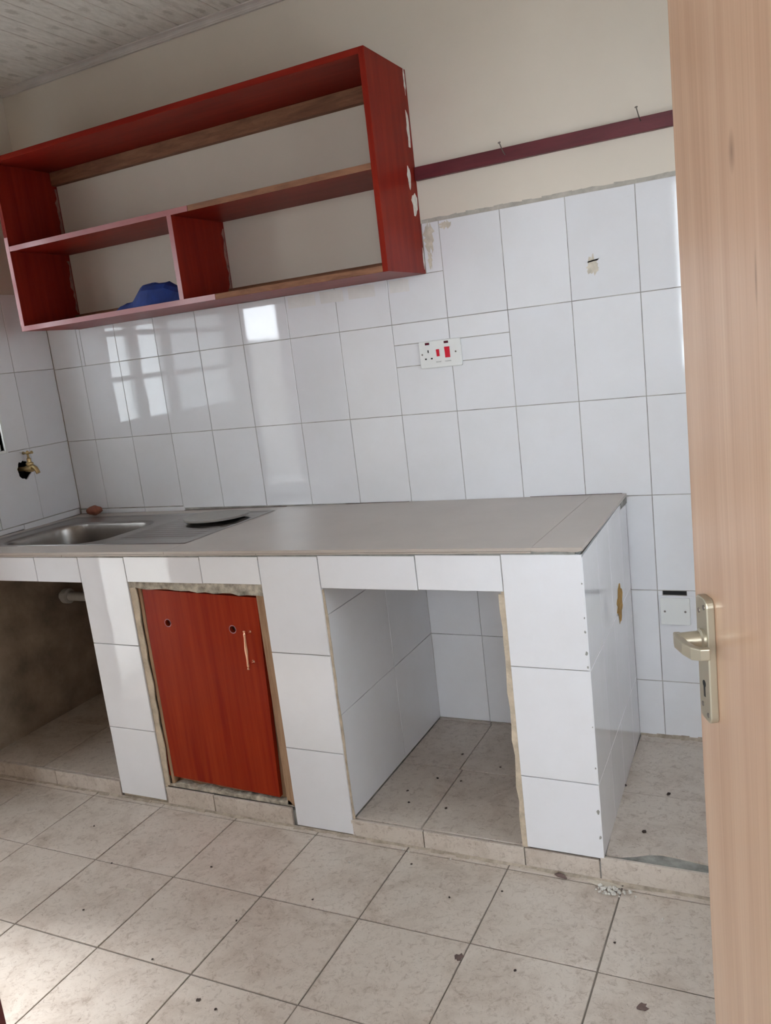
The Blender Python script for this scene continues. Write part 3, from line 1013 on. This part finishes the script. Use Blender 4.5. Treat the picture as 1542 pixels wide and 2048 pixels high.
# stains and cracks on the flank
fl = MB()
for (y_, zc, ry, rz, sd) in ((-.225, .585, .052, .050, 21),):
    n = 26
    r2 = random.Random(sd)
    v = []
    for lay in (0.0, .0006):
        r2.seed(sd)
        for k in range(n):
            a = 2 * math.pi * k / n
            s = 1 + r2.uniform(-.28, .22)
            p = P0 + U * ((y_ - CF) + ry * s * math.cos(a)) + axes[2] * (.0003 + lay)
            v.append((p.x, p.y, zc + rz * s * math.sin(a)))
    fl.add(v, [tuple(range(n)), tuple(range(2 * n - 1, n - 1, -1))] + [(k, (k + 1) % n, n + (k + 1) % n, n + k) for k in range(n)])
st = build('stain', fl, 'stain', counter)
st['label'] = 'ochre stain on the counter flank'
# chips along the front corner
for (z, s) in ((.785, .004), (.70, .004), (.665, .005), (.61, .007), (.575, .005), (.42, .003), (.31, .004), (.19, .009), (.12, .007)):
    patch('chip', counter, 'y', CF - .0002, 2.2945 - s * .3, z, blob(9, s * .45, s * .65, int(z * 1000), .4), 'cement', .0006)

# ------------------------------------------------------------------ worktop
slope = math.atan(0.0096)
pitch = -0.0185      # the front edge sits a little higher than the back
worktop = tag(empty('worktop', (0, 0, 0.840), (pitch, -slope, 0)), 'grey-taupe tiled worktop along the wall beside the sink', 'worktop')


def wbox(x0, x1, y0, y1, z0, z1):
    return MB().box(x0, x1, y0, y1, z0, z1)


SX0, SX1, SY0, SY1 = 0.06, 1.045, -0.588, -0.085      # sink cut-out
bed = MB()
for r in rects_minus(0.004, 2.282, CF + .002, -.004, [(SX0 + .02, SX1 - .02, SY0 + .02, SY1 - .02)]):
    bed.box(r[0], r[1], r[2], r[3], -.030, -.0085)
build('cement_bed', bed, 'cement', worktop, local=True)


def wtile(x0, x1, y0, y1, name='worktop_tile', skew=0.0):
    g = .0003
    mb_ = MB().prism([(x0 + g, y0 + g), (x1 - g, y0 + g), (x1 - g - skew, y1 - g), (x0 + g, y1 - g)], 2, -.0085, 0)
    return build(name, mb_, 'worktop', worktop, local=True, bevel=.0006, seg=2)


wtile(SX1, 2.178, CF - .006, -.003)
wtile(2.178, 2.302, CF - .006, -.003, skew=.019)
wtile(.005, SX1, CF - .006, SY0)
wtile(.005, SX1, SY1, -.006)
wtile(.005, SX0, SY0, SY1)
for (a, b) in ((.005, .62), (.62, 1.38), (1.38, 2.178)):
    build('nosing', MB().box(a + .001, b - .001, CF - .006, CF + .002, -.0135, -.009), 'worktop', worktop, local=True, bevel=.001)
mb = MB()
rr = random.Random(12)
pts = [(2.18, -.0085)] + [(2.18 + .012 * k, -.0095 - rr.uniform(0, .0025)) for k in range(1, 10)] + [(2.30, -.0085)]
build('broken_nosing', MB().prism(pts, 1, CF - .005, CF + .002), 'worktop', worktop, local=True)
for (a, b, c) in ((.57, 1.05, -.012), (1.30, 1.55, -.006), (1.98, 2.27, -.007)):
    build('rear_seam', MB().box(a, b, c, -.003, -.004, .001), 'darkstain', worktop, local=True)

# ------------------------------------------------------------------ sink
sink = tag(empty('kitchen_sink', (0, 0, 0.840), (pitch, -slope, 0)), 'stainless steel inset sink with one bowl and a ribbed drainer', 'sink')
BX0, BX1, BY0, BY1, BR = 0.150, 0.615, -0.560, -0.200, 0.095


def sdf(x, y):
    cx, cy = (BX0 + BX1) / 2, (BY0 + BY1) / 2
    qx = abs(x - cx) - ((BX1 - BX0) / 2 - BR)
    qy = abs(y - cy) - ((BY1 - BY0) / 2 - BR)
    return math.hypot(max(qx, 0), max(qy, 0)) + min(max(qx, qy), 0) - BR


def sm(a, b, x):
    t = max(0, min(1, (x - a) / (b - a)))
    return t * t * (3 - 2 * t)


def sink_z(x, y):
    e = min(x - (SX0 - .004), (SX1 + .004) - x, y - (SY0 - .004), (SY1 + .004) - y)
    z = .0005 + .0022 * sm(0, .005, e) - .0035 * sm(.010, .026, e)
    d = sdf(x, y)
    if d < .012:
        z += -.006 * sm(.012, 0, d) - .129 * sm(0, -.016, d) - .006 * sm(-.03, -.15, d)
    if .66 < x < 1.02 and -.52 < y < -.15:
        wgt = sm(.66, .70, x) * sm(1.02, .98, x) * sm(-.52, -.49, y) * sm(-.15, -.18, y)
        z += wgt * .0019 * math.cos(2 * math.pi * (y + .15) / .032)
    return z


nx_, ny_ = 330, 170
vs = []
for j in range(ny_ + 1):
    y = (SY0 - .004) + (SY1 - SY0 + .008) * j / ny_
    for i in range(nx_ + 1):
        x = (SX0 - .004) + (SX1 - SX0 + .008) * i / nx_
        vs.append((x, y, sink_z(x, y)))
fs = [(j * (nx_ + 1) + i, j * (nx_ + 1) + i + 1, (j + 1) * (nx_ + 1) + i + 1, (j + 1) * (nx_ + 1) + i) for j in range(ny_) for i in range(nx_)]
so = build('basin', MB().add(vs, fs), 'stainless', sink, local=True, smooth=True)
build('drain', MB().lathe([(.001, 0), (.012, .0005), (.030, .002), (.034, .004), (.038, .002)], 20, Matrix.Translation((.40, -.40, -.1425))), 'steel', sink, local=True, smooth=True)

# waste pipe in the bay under the sink
pipe = tag(empty('waste_pipe', (0.0, -0.19, 0.535)), 'white plastic waste pipe under the sink', 'pipe')
build('pipe_run', MB().tube([(0.006, -.19, .535), (.05, -.19, .535), (.27, -.19, .535), (.33, -.20, .545), (.36, -.21, .575), (.365, -.215, .63), (.39, -.36, .665), (.40, -.40, .688)], .019, 16), 'pvc', pipe, smooth=True)
build('collar', MB().lathe([(.024, 0), (.031, .004), (.031, .030), (.024, .034)], 20, Matrix.Translation((.02, -.19, .535)) @ Matrix.Rotation(math.radians(90), 4, 'Y')), 'pvc', pipe)

# ------------------------------------------------------------------ things on the counter
zz = ztop(.9, -.225) + .002
slabp = empty('round_slab', (.895, -.225, zz), (math.radians(-1.5), 0, 0))
tag(slabp, 'thin grey rounded slab with one broken edge lying on the sink drainer', 'slab')
pts = []
for k in range(34):
    a = math.radians(150 + 245 * k / 33)
    pts.append((.118 * math.cos(a), .118 * math.sin(a)))
pts += [(.075, .082), (.045, .078), (.015, .090), (-.01, .086), (-.05, .078), (-.085, .068)]
build('slab_plate', MB().prism(pts, 2, .010, .017), 'slab', slabp, local=True, bevel=.0012)
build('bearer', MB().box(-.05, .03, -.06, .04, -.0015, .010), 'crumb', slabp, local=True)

mb = MB()
bm = bmesh.new()
bmesh.ops.create_icosphere(bm, subdivisions=3, radius=1.0)
rr = random.Random(2)
for v in bm.verts:
    n = v.co.normalized()
    k = 1 + .12 * math.sin(5 * n.x + 1) * math.cos(4 * n.y) + .05 * rr.uniform(-1, 1)
    v.co = Vector((n.x * .034 * k, n.y * .026 * k, n.z * .019 * k))
me = bpy.data.meshes.new('soap_lump')
bm.to_mesh(me); bm.free()
me.materials.append(MT['lump'])
for p in me.polygons:
    p.use_smooth = True
tag(put('soap_lump', me, None, Matrix.Translation((.135, -.055, ztop(.13, -.055) + .0235))), 'lumpy red-brown piece of soap in the corner behind the sink', 'soap')

# ------------------------------------------------------------------ tap
ty, tz = TAPC[0], 1.080
tap = tag(empty('water_tap', (0.0, ty, tz)), 'old brass bib tap sticking out of a broken tile', 'tap')
smooth_auto(build('body', MB().lathe([(.009, -.05), (.009, .010), (.012, .012), (.012, .024), (.0135, .026), (.0135, .046), (.011, .05)], 18,
                                     Matrix.Translation((0, ty, tz)) @ Matrix.Rotation(math.radians(90), 4, 'Y')), 'brass', tap))
smooth_auto(build('bonnet', MB().lathe([(.010, 0), (.0105, .010), (.0145, .012), (.0145, .019), (.0095, .021), (.0085, .030), (.0085, .036), (.0045, .040), (.0045, .052)], 18,
                                       Matrix.Translation((.036, ty, tz + .004))), 'brass', tap))
smooth_auto(build('spout', MB().tube([(.040, ty, tz + .004), (.054, ty, tz + .006), (.063, ty, tz), (.070, ty, tz - .010), (.074, ty, tz - .020)], [.0085, .009, .009, .0085, .0085], 14), 'brass', tap))
hb = MB().tube([(.012, ty, tz + .063), (.020, ty, tz + .062), (.030, ty, tz + .062), (.036, ty, tz + .063), (.042, ty, tz + .062), (.052, ty, tz + .062), (.060, ty, tz + .064)],
               [.0062, .0040, .0048, .0085, .0048, .0040, .0064], 14)
smooth_auto(build('handle', hb, 'brass', tap))

# ------------------------------------------------------------------ wall cabinet
cab = tag(empty('wall_cabinet', (.936, 0, 1.598)), 'open dark-red laminate wall cabinet with a shelf and one divider', 'cabinet')
X0, X1, Y0, Z0, Z1, T = .176, 1.697, -.280, 1.598, 2.207, .018
build('top_panel', MB().box(X0, X1 - T, Y0, 0.003, Z1 - T, Z1), 'redlam', cab, bevel=.001)
build('bottom_panel', MB().box(X0 + T, X1 - T, Y0 + .001, 0.0, Z0, Z0 + T), 'redlam', cab, bevel=.0006)
build('side_panel', MB().box(X0, X0 + T, Y0, 0.003, Z0, Z1 - T), 'redlam_v', cab, bevel=.001)
build('side_panel', MB().box(X1 - T, X1, Y0, 0.003, Z0, Z1), 'redlam_v', cab, bevel=.001)
SZ = 1.883
build('shelf', MB().box(X0 + T, X1 - T, Y0 + .001, 0.003, SZ, SZ + T), 'redlam', cab, bevel=.0006)
build('divider', MB().box(.927, .945, Y0 + .001, 0.003, Z0 + T, SZ), 'redlam_v', cab, bevel=.0006)


def band(name, mb_, mat, label=None):
    o = build(name, mb_, mat, cab, bevel=.0004)
    if label:
        o['label'] = label
    return o


band('edge_band', MB().box(X0 + T, 1.015, Y0 - .0008, Y0 + .001, SZ, SZ + T), 'band', 'mauve edge band of the shelf, pink reflection painted in')
band('edge_band', MB().box(X0 + .002, 1.072, Y0 - .0008, Y0 + .001, Z0, Z0 + T), 'band', 'mauve edge band of the bottom panel, pink reflection painted in')
band('edge_band', MB().box(X0, X0 + T, Y0 - .0012, Y0, Z0 + T, SZ + .05), 'band')
band('edge_band', MB().box(.927, .945, Y0 - .0008, Y0 + .001, Z0 + T, SZ), 'band')
band('raw_edge', MB().box(1.016, X1 - T, Y0 - .0003, Y0 + .001, SZ, SZ + T), 'rawwood', 'bare brown shelf edge')
band('raw_edge', MB().box(1.073, X1 - T, Y0 - .0003, Y0 + .001, Z0, Z0 + T), 'rawwood', 'bare brown bottom edge')
for (z0, z1) in ((2.140, Z1 - T), (Z0 + T, 1.652)):
    o = build('batten', MB().box(X0 + T, X1 - T, -.024, 0.003, z0, z1), 'rawwood', cab, bevel=.002)
    o['label'] = 'rough brown timber batten fixed to the wall'
# filler and torn paint where the cabinet meets the wall
for (yc, zc, ry, rz, sd) in ((-.012, 2.175, .006, .035, 31), (-.020, 2.02, .011, .060, 32), (-.052, 1.885, .011, .030, 33), (-.030, 1.81, .020, .036, 34), (-.004, 1.64, .004, .03, 35)):
    patch('filler_patch', cab, 'x', X1, yc, zc, blob(15, ry, rz, sd, .35), 'white_chip', .0008)
for (x_, z0, z1, sd) in ((X0 + T, 1.92, 2.13, 41), (X0 + T, 1.66, 1.86, 42), (.945, 1.63, 1.86, 43)):
    r2 = random.Random(sd)
    n = 12
    pts = [(-.002, z0 + (z1 - z0) * k / n) for k in range(n + 1)] + [(-.006 - r2.random() * .016, z0 + (z1 - z0) * k / n) for k in range(n, -1, -1)]
    patch('filler_patch', cab, 'x', x_, 0, 0, pts, 'redsmear', .0008)

# ------------------------------------------------------------------ blue cloth in the cabinet
prof = [(0, .004), (.06, .016), (.12, .020), (.22, .018), (.27, .020), (.36, .046), (.44, .060), (.5, .057), (.60, .055), (.68, .054), (.74, .058), (.84, .043), (.93, .030), (.97, .022), (1, .004)]


def ph(s):
    for (a, b), (c, d) in zip(prof, prof[1:]):
        if s <= c:
            return b + (d - b) * (s - a) / (c - a)
    return 0


rr = random.Random(14)
nu, nv = 20, 7
vs, fs = [], []
for j in range(nv + 1):
    t = j / nv
    for i in range(nu + 1):
        s = i / nu
        w = .03 + .02 * math.sin(math.pi * s)
        prof_t = max(0, 1 - abs(2 * t - 1) ** 2.2)
        crease = .004 * math.sin(23 * s + 9 * t) * math.sin(7 * t + 3 * s)
        h = 1.3 * ph(s) * prof_t ** .6 + crease * prof_t * (s > .02) * (s < .98)
        vs.append((.618 + .300 * s, -.222 + w * (2 * t - 1) + .006 * math.sin(9 * s), Z0 + T + .001 + max(0, h)))
for j in range(nv):
    for i in range(nu):
        fs.append((j * (nu + 1) + i, j * (nu + 1) + i + 1, (j + 1) * (nu + 1) + i + 1, (j + 1) * (nu + 1) + i))
fs.append(tuple(list(range(0, nu + 1)) + [(j * (nu + 1) + nu) for j in range(1, nv + 1)] + [nv * (nu + 1) + i for i in range(nu - 1, -1, -1)] + [j * (nu + 1) for j in range(nv - 1, 0, -1)]))
clo = MB().add(vs, fs)
o = build('folded_cloth', clo, 'cloth')
tag(o, 'crumpled bright blue cloth on the bottom of the wall cabinet', 'cloth')

# ------------------------------------------------------------------ maroon hanging rail with nails
rail = tag(empty('hanging_rail', (2.39, 0, 1.90)), 'maroon painted wooden rail with nails on the cream wall', 'rail')
build('batten', MB().box(1.700, RX - .002, -.016, .004, 1.879, 1.9185), 'maroon', rail, bevel=.002)
for (x_, zb) in ((1.996, 1.897), (2.386, 1.908)):
    nb = MB().tube([(x_, -.010, zb - .003), (x_ - .003, -.030, zb + .010), (x_ - .006, -.046, zb + .030)], .0016, 8)
    nb.tube([(x_ - .006, -.046, zb + .030), (x_ - .0063, -.0472, zb + .0318)], .0042, 10)
    build('nail', nb, 'steel', rail)

# ------------------------------------------------------------------ cooker control unit with socket
sw = tag(empty('cooker_socket', (1.7225, 0, 1.3425)), 'white cooker switch and socket plate with two red rockers on the tiles', 'socket')
SXC, SZC, PTH = 1.7225, 1.3425, .011
build('plate', MB().prism([(SXC + a, SZC + b) for a, b in rounded(.146, .088, .006)], 1, .0005, -PTH), 'plate', sw, bevel=.0035, seg=3)
yf = -PTH


def sbox(name, cx, cz, w, h, d, mat, bev=.0006):
    return build(name, MB().box(SXC + cx - w / 2, SXC + cx + w / 2, yf - d, yf + .0004, SZC + cz - h / 2, SZC + cz + h / 2), mat, sw, bevel=bev)


sbox('indicator_light', -.0415, .0350, .0155, .0075, .0010, 'neon')
sbox('indicator_light', .0245, .0350, .0155, .0075, .0010, 'neon')
for (cx, w, h, cz) in ((-.0065, .0105, .0225, .0035), (.0262, .0175, .0345, .0030)):
    rk = MB().prism([(yf + .0004, SZC + cz - h / 2), (yf - .0012, SZC + cz - h / 2), (yf - .0018, SZC + cz), (yf - .0042, SZC + cz + h / 2), (yf + .0004, SZC + cz + h / 2)], 0, SXC + cx - w / 2, SXC + cx + w / 2)
    build('rocker', rk, 'red', sw, bevel=.0006)
sbox('socket_hole', -.0405, .0105, .0042, .0090, .0003, 'black', 0)
sbox('socket_hole', -.0510, -.0130, .0065, .0045, .0003, 'black', 0)
sbox('socket_hole', -.0300, -.0130, .0065, .0045, .0003, 'black', 0)
for cx in (-.0625, .0545):
    build('screw', MB().lathe([(.0030, 0), (.0026, .001)], 12, Matrix.Translation((SXC + cx, yf, SZC + .002)) @ Matrix.Rotation(math.radians(90), 4, 'X')), 'steel', sw)


def letter(txt, cx, cz, size):
    c = bpy.data.curves.new('lettering', 'FONT')
    c.body = txt
    c.size = size
    c.align_x, c.align_y = 'CENTER', 'CENTER'
    c.extrude = .0001
    c.materials.append(MT['ink'])
    tmp = bpy.data.objects.new('lettering_source', c)
    COL.objects.link(tmp)
    bpy.context.view_layer.update()
    me_ = bpy.data.meshes.new_from_object(tmp.evaluated_get(bpy.context.evaluated_depsgraph_get()))
    bpy.data.objects.remove(tmp)
    o_ = bpy.data.objects.new('lettering', me_)
    COL.objects.link(o_)
    o_.parent = sw
    o_.location = Vector((SXC + cx, yf - .0003, SZC + cz)) - sw.location
    o_.rotation_euler = (math.pi / 2, 0, 0)
    return o_


letter('SOCKET', -.0065, -.0255, .0052)
letter('COOKER', .0262, -.0255, .0052)

# blank outlet cover low on the wall
bc = tag(empty('blank_cover', (2.407, 0, .487)), 'blank white outlet cover low on the wall by the door', 'outlet cover')
build('plate', MB().prism([(2.407 + a, .487 + b) for a, b in rounded(.088, .086, .004)], 1, .0005, -.008), 'plate', bc, bevel=.002)
for dx in (-.030, .030):
    build('screw', MB().lathe([(.0034, 0), (.003, .0009)], 12, Matrix.Translation((2.407 + dx, -.008, .487)) @ Matrix.Rotation(math.radians(90), 4, 'X')), 'steel', bc)

# ------------------------------------------------------------------ loose bits on the floor
rr = random.Random(77)


def pebble(mb_, x, y, z, r, flat=.5):
    bm_ = bmesh.new()
    bmesh.ops.create_icosphere(bm_, subdivisions=1, radius=1.0)
    rot = Euler((rr.uniform(0, 6), rr.uniform(0, 6), rr.uniform(0, 6))).to_matrix()
    vs_ = []
    for v_ in bm_.verts:
        c = rot @ (v_.co * rr.uniform(.6, 1.2))
        vs_.append((x + c.x * r, y + c.y * r, z + max(0, (c.z + .6) * r * flat)))
    fs_ = [tuple(v_.index for v_ in f_.verts) for f_ in bm_.faces]
    bm_.free()
    mb_.add(vs_, fs_)


mb = MB()
for k in range(34):
    s = rr.uniform(.002, .0075)
    pebble(mb, 2.318 + rr.gauss(0, .018), -.722 + rr.gauss(0, .009), 0.0005, s, .9)
tag(build('plaster_rubble', mb, 'paper'), 'small heap of crumbled plaster on the floor at the counter corner', 'rubble', kind='stuff')
mb = MB()
for (x, y) in ((2.379, -.728), (2.341, -.739), (1.74, -.706), (1.76, -.711), (1.62, -.80), (1.885, -.71), (1.45, -.735), (2.45, -.79)):
    pebble(mb, x, y, .0005, .0038, .8)
tag(build('plaster_crumbs', mb, 'paper'), 'scattered white plaster crumbs on the floor tiles', 'crumbs', kind='stuff')
mb = MB()
for (x, y) in ((1.754, -.248), (1.731, -.41), (1.808, -.407), (1.669, -.501), (1.82, -.562), (1.90, -.30), (1.70, -.56)):
    pebble(mb, x, y, PZ + .0006, .0048, .4)
for (x, y) in ((2.287, -.327), (2.41, -.345), (2.375, -.545)):
    pebble(mb, x, y, PZ + .0068, .0065, .5)
for (x, y) in ((2.171, -1.05), (1.60, -.97), (1.79, -.76), (1.24, -.93), (.93, -1.0), (1.01, -1.19), (1.33, -1.28), (1.45, -1.10), (2.36, -.90), (2.06, -.80), (.72, -.86), (1.58, -1.36), (1.94, -.86)):
    pebble(mb, x, y, .0008, .0038, .5)
tag(build('dark_crumbs', mb, 'crumb'), 'dark crumbs and specks scattered over the tiles', 'crumbs', kind='stuff')
mb = MB().tube([(2.172, -.702, .006), (2.182, -.704, .008), (2.194, -.707, .008), (2.205, -.712, .006)], [.002, .006, .0055, .002], 10)
tag(build('dry_husk', mb, 'darkstain', smooth=True), 'small brown dry husk lying at the foot of the counter', 'husk')
